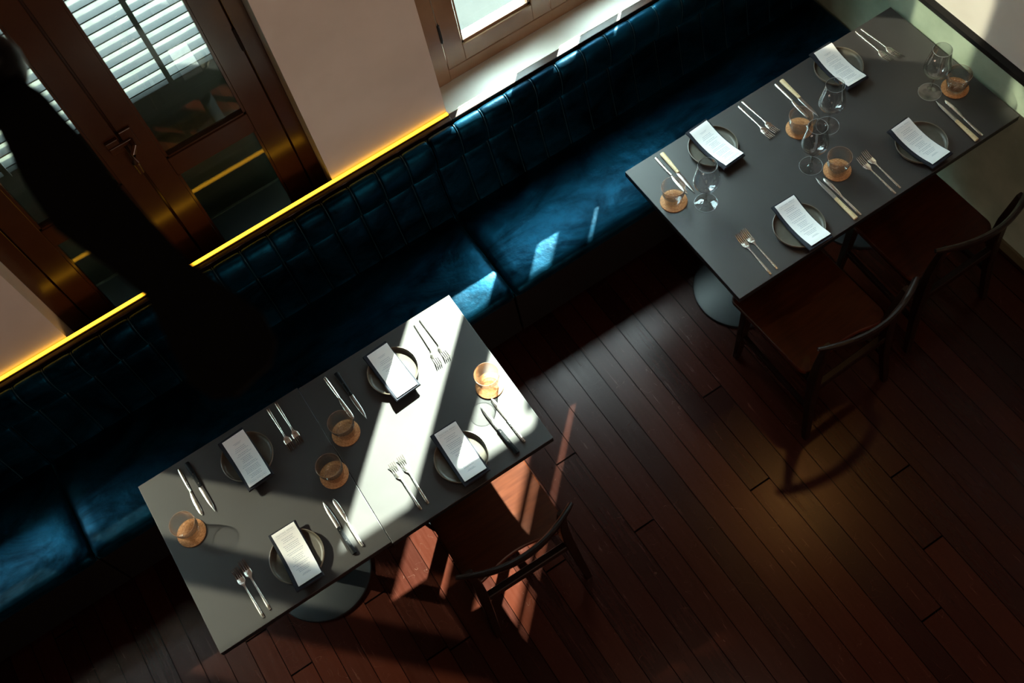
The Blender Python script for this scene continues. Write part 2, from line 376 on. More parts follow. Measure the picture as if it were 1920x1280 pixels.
# added shutter-like boards outside the bright window, shaped to block sunlight
def shutter(x, n, label):
    t = thing('window_shutter', label, 'shutter', (x, YO+0.01, 0.95), 0, 'folded board shutters outside the window')
    for k in range(n):
        yy = k*0.122; f = MB(); H = 1.53
        if n == 2:
            MB().box(-0.012, 0.012, *((0.070, 0.102) if k == 0 else (0.104, 0.235)), 0, 1.53 if k == 0 else 0.82).build('shutter_frame' if k == 0 else 'board_panel', 'louvreframe', t); continue
        f.box(-0.012, 0.012, yy, yy+0.020, 0, H); f.box(-0.012, 0.012, yy+0.080, yy+0.100, 0, H)
        f.box(-0.012, 0.012, yy+0.020, yy+0.080, 0, 0.08); f.box(-0.012, 0.012, yy+0.020, yy+0.080, H-0.08, H)
        f.build('shutter_frame', 'louvreframe', t)
        MB().box(-0.006, 0.006, yy+0.020, yy+0.080, 0.08, H-0.08).build('board_panel', 'louvreframe', t)
    return t
shutter(1.992, 2, 'dark green board shutter folded open outside the bright window, right side')
shutter(0.983, 3, 'dark green board shutter folded open outside the bright window, left side')

# ------------------------------------------------------------ glazed double door
dr = bpy.data.objects.new('door_1', None); S.collection.objects.link(dr); dr['kind'] = 'structure'
y0 = 2.835
fr = MB(); fr.box(-0.757, -0.683, y0+0.0, YO-0.001, 0, 2.53); fr.box(0.323, 0.385, y0+0.0, YO-0.001, 0, 2.53); fr.box(-0.683, 0.323, y0, YO-0.001, 2.42, 2.53); fr.box(0.300, 0.33, y0+0.048, YO-0.001, 0, 2.5); fr.box(-0.69, -0.662, y0+0.048, YO-0.001, 0, 2.5)
fr.build('door_frame', 'doorpaint', dr, bevel=0.002, seg=1)
def leaf(x0, x1, gx0, gx1):
    f = MB(); ya, yb = y0+0.004, y0+0.046
    f.box(x0, gx0, ya, yb, 0.004, 2.415); f.box(gx1, x1, ya, yb, 0.004, 2.415)
    f.box(gx0, gx1, ya, yb, 0.004, 0.20); f.box(gx0, gx1, ya, yb, 1.21, 1.302); f.box(gx0, gx1, ya, yb, 2.30, 2.415)
    l = f.build('door_leaf', 'doorpaint', dr, bevel=0.002, seg=1)
    b = MB()
    for z0, z1 in ((0.20, 1.21), (1.302, 2.30)):
        for k, w_ in ((0, 0.006), (1, 0.003)):
            yy = ya+0.006+0.006*k
            b.box(gx0, gx0+w_+0.003, yy, yb-0.01, z0, z1); b.box(gx1-w_-0.003, gx1, yy, yb-0.01, z0, z1)
            b.box(gx0, gx1, yy, yb-0.01, z0, z0+w_+0.003); b.box(gx0, gx1, yy, yb-0.01, z1-w_-0.003, z1)
    b.build('glazing_bead', 'doorpaint', l)
    for z0, z1 in ((0.20, 1.21), (1.302, 2.30)):
        MB().box(gx0, gx1, ya+0.017, ya+0.020, z0, z1).build('pane', 'pane', l)
    if x1 > 0: MB().box(x0-0.03, x0+0.02, yb+0.001, yb+0.014, 0.004, 2.415).build('astragal', 'doorpaint', l)
    for hz in (0.3, 1.62, 2.2):
        hx = x1 if x1 > 0 else x0
        h = MB().tube([(hx, ya-0.003, hz-0.05), (hx, ya-0.003, hz+0.05)], 0.006, 8)
        h.build('hinge', 'hinge', l, smooth=True)
    return l
ll = leaf(-0.679, -0.189, -0.589, -0.270)
rl = leaf(-0.181, 0.319, -0.094, 0.227)
h = MB().box(-0.022, 0.022, -0.012, 0.0, -0.035, 0.055)
hd = h.build('lock_plate', 'doorpaint', rl, bevel=0.003); hd.location = (-0.158, y0+0.004, 1.475)
h2 = MB().tube([(0,-0.012,0.0),(0,-0.045,0.0),(-0.015,-0.052,-0.02),(-0.028,-0.052,-0.06),(-0.030,-0.048,-0.115)], [0.010,0.010,0.010,0.013,0.011], 10)
hh = h2.build('handle', 'doorpaint', rl, smooth=True); hh.location = (-0.158, y0+0.004, 1.480)
h = MB().box(-0.022, 0.022, -0.016, 0.0, -0.03, 0.03).box(-0.02, 0.06, -0.022, -0.010, -0.008, 0.008)
hk = h.build('latch_keeper', 'doorpaint', ll, bevel=0.002); hk.location = (-0.215, y0+0.004, 1.485)

# louvred outer shutters behind the door
def door_shutter(x0, x1, label):
    t = thing('louvred_shutter', label, 'shutter', ((x0+x1)/2, 2.935, 0), 0)
    hw = (x1-x0)/2; f = MB()
    f.box(-hw, -hw+0.05, 0, 0.04, 0.0, 2.5); f.box(hw-0.05, hw, 0, 0.04, 0.0, 2.5)
    f.box(-hw+0.05, hw-0.05, 0, 0.04, 1.435, 1.510); f.box(-hw+0.05, hw-0.05, 0, 0.04, 2.43, 2.5); f.box(-hw+0.05, hw-0.05, 0, 0.04, 0, 0.12)
    f.box(-hw+0.05, hw-0.05, 0, 0.04, 0.72, 0.80)
    f.build('shutter_frame', 'louvreframe', t, bevel=0.002, seg=1)
    MB().box(-hw+0.05, hw-0.05, 0.012, 0.028, 0.10, 1.45).build('solid_panel', 'louvreframe', t)
    s_ = MB()
    for j in range(18):
        z = 1.525+j*0.050   # inner edge high, outer edge low
        p = [(-0.014, z+0.020), (0.062, z+0.002), (0.062, z+0.007), (-0.014, z+0.025)]
        s_.add([(-hw+0.05, y, zz) for y, zz in p]+[(hw-0.05, y, zz) for y, zz in p],
               [(0,1,2,3),(7,6,5,4),(0,4,5,1),(1,5,6,2),(2,6,7,3),(3,7,4,0)])
    s_.build('louvre_slats', 'louvre', t)
    MB().box(-0.009-0.062, 0.009-0.062, -0.022, -0.010, 1.51, 2.44).build('tilt_rod', 'louvreframe', t)
door_shutter(-0.80, -0.187, 'grey green louvred outer shutter seen through the left leaf of the glazed door')
door_shutter(-0.186, 0.430, 'grey green louvred outer shutter seen through the right leaf of the glazed door')

# ------------------------------------------------------------ banquette
def catmull(pts, n):
    out = []
    P = [pts[0]]+list(pts)+[pts[-1]]
    for i in range(1, len(P)-2):
        for k in range(n):
            t = k/n; a, b, c, d = P[i-1], P[i], P[i+1], P[i+2]
            out.append(tuple(0.5*((2*b[j])+(-a[j]+c[j])*t+(2*a[j]-5*b[j]+4*c[j]-d[j])*t*t+(-a[j]+3*b[j]-3*c[j]+d[j])*t**3) for j in range(len(b))))
    out.append(tuple(pts[-1])); return out
PITCH = 0.11875
def channelled(name, prof, x0, nch, parent, bulge, skip_ends=True):
    pr = catmull(prof, 5); rows = []
    nrm = []
    for i, p in enumerate(pr):
        a = pr[max(i-1, 0)]; b = pr[min(i+1, len(pr)-1)]
        t = (b[0]-a[0], b[1]-a[1]); l = math.hypot(*t) or 1; nrm.append((-t[1]/l, t[0]/l))
    fr = [0.0, 0.008, 0.018, 0.032, 0.055, 0.09, 0.15, 0.25, 0.38, 0.5, 0.62, 0.75, 0.85, 0.91, 0.945, 0.968, 0.982, 0.992]
    cols = [(c, f) for c in range(nch) for f in fr]+[(nch, 0.0)]
    for i, (y, z) in enumerate(pr):
        row = []
        for c, f in cols:
            q = abs(f-0.5)*2 if not (f == 0.0) else 1.0
            d = min(f, 1-f)*PITCH if f > 0 else 0.0
            h = bulge*(1-q**5.0)
            if d < 0.0017 : h = 0.0022      # piping
            elif d < 0.006: h = -0.0035
            xx = x0+(c+f)*PITCH
            if (c == 0 and f == 0): h = -0.01; xx += 0.004
            if c == nch: h = -0.01; xx -= 0.004
            row.append((xx, y+nrm[i][0]*h, z+nrm[i][1]*h))
        rows.append(row)
    cushion = MB().grid(rows).build(name, 'velvet', parent, smooth='all', recalc=False)
    pm = MB()
    for c in range(1, nch):
        pm.tube([(x0+c*PITCH, y+nx_*0.0016, z+nz_*0.0016) for (y, z), (nx_, nz_) in zip(pr, nrm)], 0.0016, 8, (1, 0, 0))
    pm.build('piping', 'piping', cushion, smooth='all', label='paler teal piping along the channel seams')
    return cushion
def banquette(x0, nch, label):
    wdt = nch*PITCH; t = thing('banquette', label, 'banquette', (x0, 2.125, 0), 0, 'banquette modules along the back wall')
    # seat cushion: closed profile swept in X with softened ends
    prof = [(0.500,0.39),(0.10,0.380),(0.014,0.382),(0.003,0.392),(0.0,0.408),(0.002,0.426),(0.012,0.443),(0.030,0.451),(0.12,0.455),(0.25,0.456),(0.40,0.452),(0.500,0.446)]
    secs = []
    nx = 40
    es = [0.0, 0.004, 0.010, 0.020]+[0.020+(wdt-0.04)*k/nx for k in range(1, nx)]+[wdt-0.020, wdt-0.010, wdt-0.004, wdt]
    for e in es:
        d = min(e, wdt-e); ins = 0.016*(1-min(d/0.020, 1))**2
        secs.append([(0.0015+e*(wdt-0.003)/wdt, y+ins*(0.5 if y < 0.1 else 0), z-(ins if z > 0.4 else -ins)) for y, z in prof])
    MB().loft(secs).build('seat_cushion', 'velvet', t, smooth='all')
    MB().box(0.002, wdt-0.002, 0.012, 0.50, 0.10, 0.385).build('seat_base', 'blackwood', t, bevel=0.004)
    MB().box(0.0, wdt, 0.095, 0.50, 0.0, 0.099).build('plinth', 'blackwood', t)
    channelled('back_cushion', [(0.462,0.43),(0.476,0.47),(0.492,0.56),(0.507,0.65),(0.516,0.700),(0.533,0.716)], 0.0, nch, t, 0.0045)
    channelled('head_roll', [(0.532,0.722),(0.512,0.726),(0.496,0.740),(0.486,0.770),(0.481,0.815),(0.484,0.855),(0.494,0.882),(0.509,0.896),(0.524,0.896),(0.535,0.882),(0.540,0.855),(0.541,0.80)], 0.0, nch, t, 0.0045)
    MB().box(0.003, wdt-0.003, 0.546-0.02, 0.588, 0.10, 0.85).build('back_board', 'blackwood', t)
    return t
banquette(0.7765, 16, 'teal velvet channel-back banquette section under the bright window, behind the far table')
banquette(-1.127, 16, 'teal velvet channel-back banquette section in front of the glazed door, behind the near table')
banquette(-3.030, 16, 'teal velvet banquette section at the left edge, mostly in shadow')

# ------------------------------------------------------------ tables
def pedestal(t, cx, cy):
    MB().lathe([(0.001,0.0),(0.203,0.0),(0.205,0.006),(0.203,0.014),(0.190,0.018),(0.045,0.024),(0.036,0.034),(0.001,0.034)], 64, (cx,cy), False).build('base_plate', 'iron', t, smooth=True)
    MB().lathe([(0.032,0.03),(0.032,0.70)], 32, (cx,cy)).build('column', 'iron', t, smooth=True)
    MB().box(cx-0.16, cx+0.16, cy-0.02, cy+0.02, 0.698, 0.7205).box(cx-0.02, cx+0.02, cy-0.16, cy+0.16, 0.698, 0.7204).build('top_bracket', 'iron', t)
def table(x0, x1, y0, y1, peds, label):
    t = thing('table', label, 'table', ((x0+x1)/2, (y0+y1)/2, 0)); hx = (x1-x0)/2; hy = (y1-y0)/2
    MB().box(-hx, hx, -hy, hy, 0.7455, 0.75).build('tabletop', 'table', t, bevel=0.0012, seg=2)
    MB().box(-hx+0.0006, hx-0.0006, -hy+0.0006, hy-0.0006, 0.721, 0.7456).build('edge_band', 'edge', t)
    for p in peds: pedestal(t, p, 0)
table(-0.800, -0.1445, 1.395, 2.100, [0.0], 'grey square-edged table with black edge, left half of the near pair')
table(-0.1425, 0.508, 1.388, 2.094, [0.0], 'grey table crossed by the bright sun band, right half of the near pair')
table(1.3475, 2.660, 1.440, 2.145, [-0.328, 0.328], 'long grey table with wine glasses against the green wall')

# ------------------------------------------------------------ chairs
def chair(loc, rz, label):
    t = thing('dining_chair', label, 'chair', loc, rz, 'wooden dining chairs at the tables')
    # seat outline: rounded back corners, straight front
    def outline(ins):
        hw = 0.203-ins; yb = -0.218+ins; yf = 0.215-ins
        def arc(cx, cy, r, a0, a1, n=8): return [(cx+r*cos(a0+(a1-a0)*k/n), cy+r*sin(a0+(a1-a0)*k/n)) for k in range(n+1)]
        pts = [(x, yb+0.028*(1-(x/0.14)**2)) for x in (-0.12, -0.08, -0.04, 0, 0.04, 0.08, 0.12)]
        pts += arc(hw-0.045, yb+0.048, 0.048, -pi/2, 0)
        pts += arc(hw+0.005-0.03, yf-0.03, 0.03, 0, pi/2, 5)
        pts += arc(-hw-0.005+0.03, yf-0.03, 0.03, pi/2, pi, 5)
        pts += arc(-hw+0.045, yb+0.048, 0.048, pi, 1.5*pi)
        return pts
    o0 = outline(0.0); o1 = outline(0.004)
    def dish(x, y): return -0.010*(1-min(1, (abs(x)/0.20)**2))*(1-min(1, ((y-0.0)/0.2)**2))
    secs = [[(x,y,0.426) for x,y in o1], [(x,y,0.430) for x,y in o0], [(x,y,0.446) for x,y in o0], [(x,y,0.450) for x,y in o1]]
    for f in (0.75, 0.45, 0.15): secs.append([(x*f, y*f, 0.450+dish(x*f, y*f)) for x, y in o1])
    MB().loft(secs).build('seat', 'wood', t, smooth=True)
    for sx in (-1, 1):
        MB().beam([(sx*0.190,0.158,0.0),(sx*0.176,0.150,0.25),(sx*0.168,0.145,0.43)], [(0.026,0.026),(0.034,0.034),(0.040,0.040)], (0,1,0)).build('leg', 'darkwood', t, smooth=True)
        MB().beam([(sx*0.208,-0.290,0.0),(sx*0.190,-0.255,0.25),(sx*0.180,-0.242,0.42),(sx*0.177,-0.244,0.56),(sx*0.182,-0.262,0.735)],
                  [(0.026,0.026),(0.034,0.036),(0.036,0.044),(0.032,0.034),(0.026,0.024)], (0,1,0)).build('leg', 'darkwood', t, smooth=True)
        MB().beam([(sx*0.170,0.14,0.395),(sx*0.178,-0.238,0.395)], (0.020,0.045)).build('side_rail', 'darkwood', t)
        MB().beam([(sx*0.180,0.150,0.20),(sx*0.192,-0.245,0.20)], (0.018,0.026)).build('stretcher', 'darkwood', t)
    MB().beam([(-0.182,-0.246,0.35),(0.182,-0.246,0.35)], (0.026,0.045)).build('rear_rail', 'darkwood', t)
    MB().beam([(-0.165,0.147,0.395),(0.165,0.147,0.395)], (0.020,0.045)).build('front_rail', 'darkwood', t)
    n = 22; secs = []
    for k in range(n+1):
        u = -1+2*k/n; x = 0.225*u; y = -0.322+0.066*u*u
        hh = 0.060*(1-0.55*abs(u)**3); th = 0.025*(1-0.35*abs(u)**6); zc = 0.752+0.004*u*u
        tl = Vector((0.225, 0.132*u, 0)).normalized(); nx, ny = -tl.y, tl.x
        s_ = []
        for a in range(12):
            ca, sa = cos(2*pi*a/12), sin(2*pi*a/12)
            ca = math.copysign(abs(ca)**0.7, ca); sa = math.copysign(abs(sa)**0.7, sa)
            off = th/2*ca+0.012*(sa*0.5)*-1; s_.append((x+nx*off, y+ny*off, zc+hh/2*sa))
        secs.append(s_)
    MB().loft(secs).build('backrest_rail', 'darkwood', t, smooth=True)
    return t
c0 = chair((0.204, 1.415, 0), R(-1), 'wooden chair in a shaft of orange sunlight, pushed under the near table')
def chdup(loc, rz, label): return dup(c0, loc, rz, label)
chdup((1.650, 1.385, 0), R(2), 'dark wooden chair in shadow with curved backrest, left of the two at the far table')
chdup((2.232, 1.440, 0), R(1), 'dark wooden chair in deep shadow beside the green wall at the far table')

# ------------------------------------------------------------ place settings
ZT = 0.7502
def plate(loc, label):
    t = thing('plate', label, 'plate', loc, 0, 'grey stoneware plates')
    MB().lathe([(0.0005,0.003),(0.072,0.003),(0.074,0.0),(0.080,0.0),(0.088,0.003),(0.0940,0.010),(0.0955,0.0185),(0.0950,0.0200),(0.0930,0.0195),(0.0912,0.0120),(0.0870,0.0072),(0.080,0.0058),(0.0005,0.0056)], 72, caps=False).build('dish', 'stone', t, smooth=True)
    MB().lathe([(0.0957,0.0180),(0.0953,0.0206),(0.0938,0.0210),(0.0927,0.0200),(0.0924,0.0186)], 72, caps=False).build('rim', 'stoner', t, smooth=True, recalc=True, label='paler edge of the grey plate')
    return t
def sag(v):    # height above the tabletop of the folded napkin along its length
    return 0.0155+0.0132*min(1.0, abs(v)/0.093)**2 + 0.001*abs(v)/0.115
def napkin(loc, rz, label):
    t = thing('napkin', label, 'napkin', loc, rz, 'folded navy napkins')
    secs = []
    for k in range(25):
        v = -0.114+0.228*k/24; z = sag(v)-0.003; e = 0.0004*sin(k*1.7)
        secs.append([(-0.0505+e,v,z-0.0040),(0.0505+e,v,z-0.0040),(0.0520+e,v,z-0.002),(0.0525+e,v,z),(0.0520,v,z+0.0025),(0.050,v,z+0.0035),(-0.050,v,z+0.0035),(-0.0520,v,z+0.0025),(-0.0525,v,z),(-0.0520,v,z-0.002)])
    MB().loft(secs).build('folded_cloth', 'navy', t, smooth=True)
    s2 = []
    for k in range(25):
        v = -0.1135+0.227*k/24; z = sag(v)+0.0006
        s2.append([(-0.0505,v,z-0.0002),(0.0490,v,z-0.0002),(0.0500,v,z+0.0008),(0.0490,v,z+0.0018),(-0.0505,v,z+0.0018),(-0.0515,v,z+0.0008)])
    MB().loft(s2).build('top_fold', 'navy', t, smooth=True)
    return t
def text_mesh(txt, size, xc, yc, zf, name, mat, parent):
    cu = bpy.data.curves.new(name, 'FONT'); cu.body = txt; cu.size = size; cu.align_x = 'CENTER'; cu.resolution_u = 2; cu.space_character = 1.25
    o = bpy.data.objects.new(name, cu); S.collection.objects.link(o)
    dg = bpy.context.evaluated_depsgraph_get(); me = bpy.data.meshes.new_from_object(o.evaluated_get(dg)); bpy.data.objects.remove(o)
    for v in me.vertices:
        x, y = v.co.x+xc, v.co.y+yc; v.co = (x, y, zf(y))
    me.materials.clear(); me.materials.append(M[mat])
    ob = bpy.data.objects.new(name, me); S.collection.objects.link(ob); ob.parent = parent; ob['label'] = 'grey printed title reading TASTING MENU'
    return ob
rnd = random.Random(3)
MH, MW = 0.105, 0.0435     # half length, half width
def menu(loc, rz, label):
    t = thing('menu_card', label, 'menu', loc, rz, 'printed tasting menus')
    zp = lambda v: sag(v)+0.0026+0.0035*(abs(v)/MH)**4
    rows = [[(-MW+2*MW*j/4, -MH+2*MH*k/28, zp(-MH+2*MH*k/28)) for j in range(5)] for k in range(29)]
    m = MB().grid(rows); m.grid([[(x,y,z+0.0004) for x,y,z in r] for r in rows])
    m.build('paper', 'paper', t, smooth='all', recalc=False)
    zi = lambda v: zp(v)+0.0008
    text_mesh('TASTING MENU', 0.0078, 0, MH-0.017, zi, 'title', 'inkg', t)
    b = MB()
    def word(x0, x1, v, h=0.0011):
        b.add([(x0,v-h/2,zi(v)),(x1,v-h/2,zi(v)),(x1,v+h/2,zi(v)),(x0,v+h/2,zi(v))], [(0,1,2,3)])
    b.add([(-0.034,MH-0.0215,zi(MH-0.0215)),(0.034,MH-0.0215,zi(MH-0.0215)),(0.034,MH-0.0211,zi(MH-0.0211)),(-0.034,MH-0.0211,zi(MH-0.0211))], [(0,1,2,3)])
    v = MH-0.032
    for blk, n in enumerate((3, 4, 2, 4, 2, 3)):
        for i in range(n):
            wl = rnd.uniform(0.016, 0.027) if i else rnd.uniform(0.020, 0.031)
            x = -wl
            while x < wl-0.002:
                l = rnd.uniform(0.003, 0.008); word(x, min(x+l, wl), v); x += l+0.0013
            v -= 0.0062
        v -= 0.0052
    word(-0.012, 0.012, v-0.002, 0.0008); word(-0.016, 0.016, v-0.006, 0.0008)
    b.build('printed_lines', 'ink', t, recalc=False)
    return t
P0 = N0 = Q0 = None
settings = [  # plate xy, menu xy, angle of the page's top edge
    ((-0.417,1.958), (-0.420,1.944), 182.5, 'at the near table, banquette side, left of the seam'),
    ((0.178,1.938), (0.176,1.932), 182.4, 'at the near table, banquette side, half in sun'),
    ((-0.434,1.531), (-0.430,1.532), -0.4, 'at the near table, aisle side, left of the seam'),
    ((0.208,1.509), (0.215,1.520), -0.7, 'at the near table, aisle side, before the sunlit chair'),
    ((1.676,2.024), (1.686,2.018), 183.7, 'at the far table, banquette side, at the left end'),
    ((2.293,2.029), (2.290,2.022), 178.2, 'at the far table, banquette side, nearer the wall'),
    ((1.702,1.548), (1.716,1.549), -1.0, 'at the far table, aisle side, at the left end'),
    ((2.288,1.560), (2.278,1.560), 2.5, 'at the far table, aisle side, nearer the wall')]
for i, (p, m_, a, wh) in enumerate(settings):
    lp = 'grey stoneware plate '+wh
    ln = 'folded navy napkin on the plate '+wh
    lm_ = 'white menu card on the napkin '+wh
    pl = (p[0], p[1], ZT); nl = (m_[0]-0.004, m_[1]-0.002*(1 if a < 90 else -1), ZT+0.0002); ml = (m_[0], m_[1], ZT+0.0002)
    if i == 0: P0 = plate(pl, lp); N0 = napkin(nl, R(a+1.5), ln); Q0 = menu(ml, R(a), lm_)
    else: dup(P0, pl, 0, lp); dup(N0, nl, R(a+(1.5 if i % 2 else -1.2)), ln); dup(Q0, ml, R(a), lm_)

# cutlery: local +Y runs from handle end to tip
def strip(stations, zf, th):
    """stations: (y, half width left, half width right) -> lofted flat bar following zf(y)"""
    secs = []
    for y, a, b in stations:
        z = zf(y); e = min(th*0.45, (a+b)*0.25); t_ = th if not callable(th) else th(y)
        secs.append([(-a+e,y,z),(b-e,y,z),(b,y,z+t_*0.3),(b,y,z+t_*0.7),(b-e,y,z+t_),(-a+e,y,z+t_),(-a,y,z+t_*0.7),(-a,y,z+t_*0.3)])
    return MB().loft(secs)
def fork(loc, rz, label):
    t = thing('fork', label, 'fork', loc, rz, 'steel dinner forks'); L = 0.205; o = -L/2
    def zf(y):
        y -= o
        if y < 0.125: return 0.0006+0.0022*(y/0.125)**2
        if y < 0.155: s_ = (y-0.125)/0.03; return 0.0028+0.0010*sin(s_*pi)-0.0018*s_
        s_ = (y-0.155)/0.05; return 0.0010+0.0085*s_*s_+0.0012*(1-abs(2*s_-1))*-1
    h = [(0.0,0.0030),(0.0015,0.0046),(0.02,0.0046),(0.08,0.0034),(0.118,0.0026)]
    strip([(o+y,a,a) for y,a in h], zf, 0.0030).build('handle', 'steel', t, smooth=True)
    b = strip([(o+y,a,a) for y,a in ((0.118,0.0026),(0.128,0.0028),(0.136,0.0042),(0.143,0.0088),(0.149,0.0122),(0.158,0.0128),(0.166,0.0126))], zf, 0.0019)
    b.build('head', 'steel', t, smooth=True)
    for k in range(4):
        xc = -0.0105+0.007*k; m = MB(); secs = []
        for y in (0.163,0.172,0.182,0.192,0.200,0.205):
            r = 0.0017 if y < 0.195 else (0.0014 if y < 0.203 else 0.0006); z = zf(o+y); xx = xc*(1-0.0*(y-0.16))
            secs.append([(xx-r,o+y,z),(xx+r,o+y,z),(xx+r,o+y,z+0.0018),(xx-r,o+y,z+0.0018)])
        m.loft(secs).build('tine', 'steel', t, smooth=True)
    return t
def table_knife(loc, rz, label):
    t = thing('table_knife', label, 'knife', loc, rz, 'steel table knives'); L = 0.208; o = -L/2
    z1 = lambda y: 0.0004
    strip([(o+y,a,a) for y,a in ((0.0,0.0035),(0.002,0.0050),(0.03,0.0052),(0.08,0.0044),(0.103,0.0038))], z1, 0.0055).build('handle', 'steel', t, smooth=True)
    col = MB().lathe([(0.0036,0.0),(0.0044,0.0008),(0.0044,0.0022),(0.0036,0.003)], 16).build('collar', 'steel', t, smooth=True)
    col.rotation_euler = (-pi/2, 0, 0); col.location = (0, o+0.103, 0.0032)
    z2 = lambda y: 0.0020
    strip([(o+y,a,b) for y,a,b in ((0.106,0.0036,0.0036),(0.112,0.0040,0.0050),(0.125,0.0046,0.0078),(0.150,0.0052,0.0094),(0.175,0.0056,0.0092),(0.192,0.0050,0.0082),(0.202,0.0030,0.0060),(0.208,-0.001,0.0025))], z2, 0.0016).build('blade', 'steel', t, smooth=True)
    return t
def steak_knife(loc, rz, label, hm, g):
    t = thing('steak_knife', label, 'knife', loc, rz, g); L = 0.227; o = -L/2
    hd_ = strip([(o+y,a,b) for y,a,b in ((0.0,0.0088,0.0084),(0.002,0.0095,0.0090),(0.03,0.0088,0.0086),(0.08,0.0072,0.0076),(0.112,0.0062,0.0072))], lambda y: 0.0004, 0.0105).build('handle', hm, t, smooth=True)
    for yy in (0.055, 0.098):
        MB().lathe([(0.0014,0.0108),(0.0014,0.0113)], 10, (0.0, o+yy)).build('rivet', 'steel' if hm == 'blackh' else 'hinge', hd_)
    bl = strip([(o+y,a,b) for y,a,b in ((0.110,0.0058,0.0080),(0.118,0.0060,0.0092),(0.150,0.0060,0.0094),(0.180,0.0054,0.0084),(0.205,0.0030,0.0060),(0.220,-0.001,0.0036),(0.227,-0.0030,0.0032))], lambda y: 0.0040, 0.0018).build('blade', 'blade', t, smooth=True)
    q = MB()
    for k in range(9):
        y = o+0.128+0.0022*k; a = 0.0012+0.0008*sin(k*2.1); q.box(-a, a*0.9, y, y+0.0006, 0.0059, 0.00605)
    q.build('etched_mark', 'paper', bl)
    return t
def place(spec, maker, *extra):
    first = None
    for x, y, a, label in spec:
        loc = (x, y, ZT); rz = R(a-90)
        if first is None: first = maker(loc, rz, label, *extra)
        else: dup(first, loc, rz, label)
NT, FT = 'on the near table', 'on the far table'
place([(-0.271,1.986,-88.5,'steel fork left of the pair beside the seam '+NT), (-0.236,1.990,-89,'steel fork right of the pair beside the seam '+NT),
       (0.335,1.960,-92.5,'steel fork in bright sun, left one of the back pair '+NT), (0.368,1.966,-89,'steel fork in bright sun, right one of the back pair '+NT),
       (-0.631,1.520,93,'steel fork at the dim front left corner, left of its pair '+NT), (-0.600,1.531,92.5,'steel fork at the dim front left corner, right of its pair '+NT),
       (-0.004,1.534,90.6,'steel fork at the sunlit front edge, left of its pair '+NT), (0.030,1.538,89,'steel fork at the sunlit front edge, right of its pair '+NT),
       (1.880,2.022,-89.5,'steel fork between the two back plates, left of its pair '+FT), (1.908,2.031,-87.5,'steel fork between the two back plates, right of its pair '+FT),
       (2.471,2.031,-90,'steel fork at the back by the wall, left of its pair '+FT), (2.503,2.027,-86,'steel fork at the back by the wall, right of its pair '+FT),
       (1.502,1.554,87.5,'steel fork at the front left corner, left of its pair '+FT), (1.532,1.558,89,'steel fork at the front left corner, right of its pair '+FT),
       (2.070,1.552,90,'steel fork between the two front plates, left of its pair '+FT), (2.101,1.560,89.3,'steel fork between the two front plates, right of its pair '+FT)], fork)
place([(-0.647,1.966,-89.7,'steel table knife at the back left corner '+NT), (-0.036,1.968,-87,'steel table knife just right of the seam at the back '+NT),
       (-0.235,1.540,92,'steel table knife just left of the seam at the front '+NT), (0.414,1.535,92.5,'steel table knife in the sun at the right end '+NT),
       (1.476,2.020,-90.8,'steel table knife at the back left corner '+FT), (2.054,2.016,-91.4,'steel table knife behind the middle tumbler '+FT),
       (1.910,1.557,90.3,'steel table knife at the middle of the front edge '+FT), (2.492,1.557,87.5,'steel table knife at the front right corner by the wall '+FT)], table_knife)
place([(-0.607,1.960,-87,'black-handled steak knife at the back left corner '+NT), (0.006,1.948,-88,'black-handled steak knife right of the seam at the back '+NT),
       (-0.270,1.543,91.8,'black-handled steak knife left of the seam at the front '+NT), (0.369,1.524,93.5,'black-handled steak knife in the sun at the right end '+NT)], steak_knife, 'blackh', 'black-handled steak knives')
place([(1.503,2.011,-92,'ivory-handled steak knife at the back left corner '+FT), (2.084,2.006,-90,'ivory-handled steak knife behind the middle wine glass '+FT),
       (1.886,1.566,90,'ivory-handled steak knife at the middle of the front edge '+FT), (2.461,1.564,88,'ivory-handled steak knife at the front right corner by the wall '+FT)], steak_knife, 'ivory', 'ivory-handled steak knives')

# coasters, tumblers, wine glasses
def coaster(loc, label):
    t = MB().lathe([(0.0005,0.0),(0.0505,0.0),(0.0515,0.001),(0.0515,0.0042),(0.0505,0.0048),(0.0005,0.0048)], 56, caps=False).build('coaster', 'cork', None, smooth=True, label=label, category='coaster', group='round cork coasters')
    t.location = loc; return t
def tumbler(loc, label):
    t = thing('tumbler', label, 'glass', loc, 0, 'water tumblers on cork coasters')
    out = catmull([(0.030,0.001),(0.0335,0.004),(0.0355,0.015),(0.0385,0.032),(0.0425,0.052),(0.0448,0.070),(0.0450,0.0885)], 6)
    inn = catmull([(0.0440,0.0885),(0.0438,0.070),(0.0414,0.052),(0.0373,0.032),(0.0340,0.018),(0.028,0.0125),(0.012,0.0110),(0.0005,0.0108)], 6)
    MB().lathe(out+inn, 56, caps=False).build('bowl', 'glass', t, smooth='all')
    MB().lathe([(0.0005,0.0005),(0.030,0.0005),(0.0330,0.003),(0.0345,0.010),(0.0335,0.0135),(0.030,0.0105),(0.026,0.0095),(0.0005,0.009)], 48, caps=False).build('thick_base', 'glassbase', t, smooth=True)
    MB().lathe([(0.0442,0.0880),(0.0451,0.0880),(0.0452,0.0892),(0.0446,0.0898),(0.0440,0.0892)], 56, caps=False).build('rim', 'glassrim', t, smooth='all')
    return t
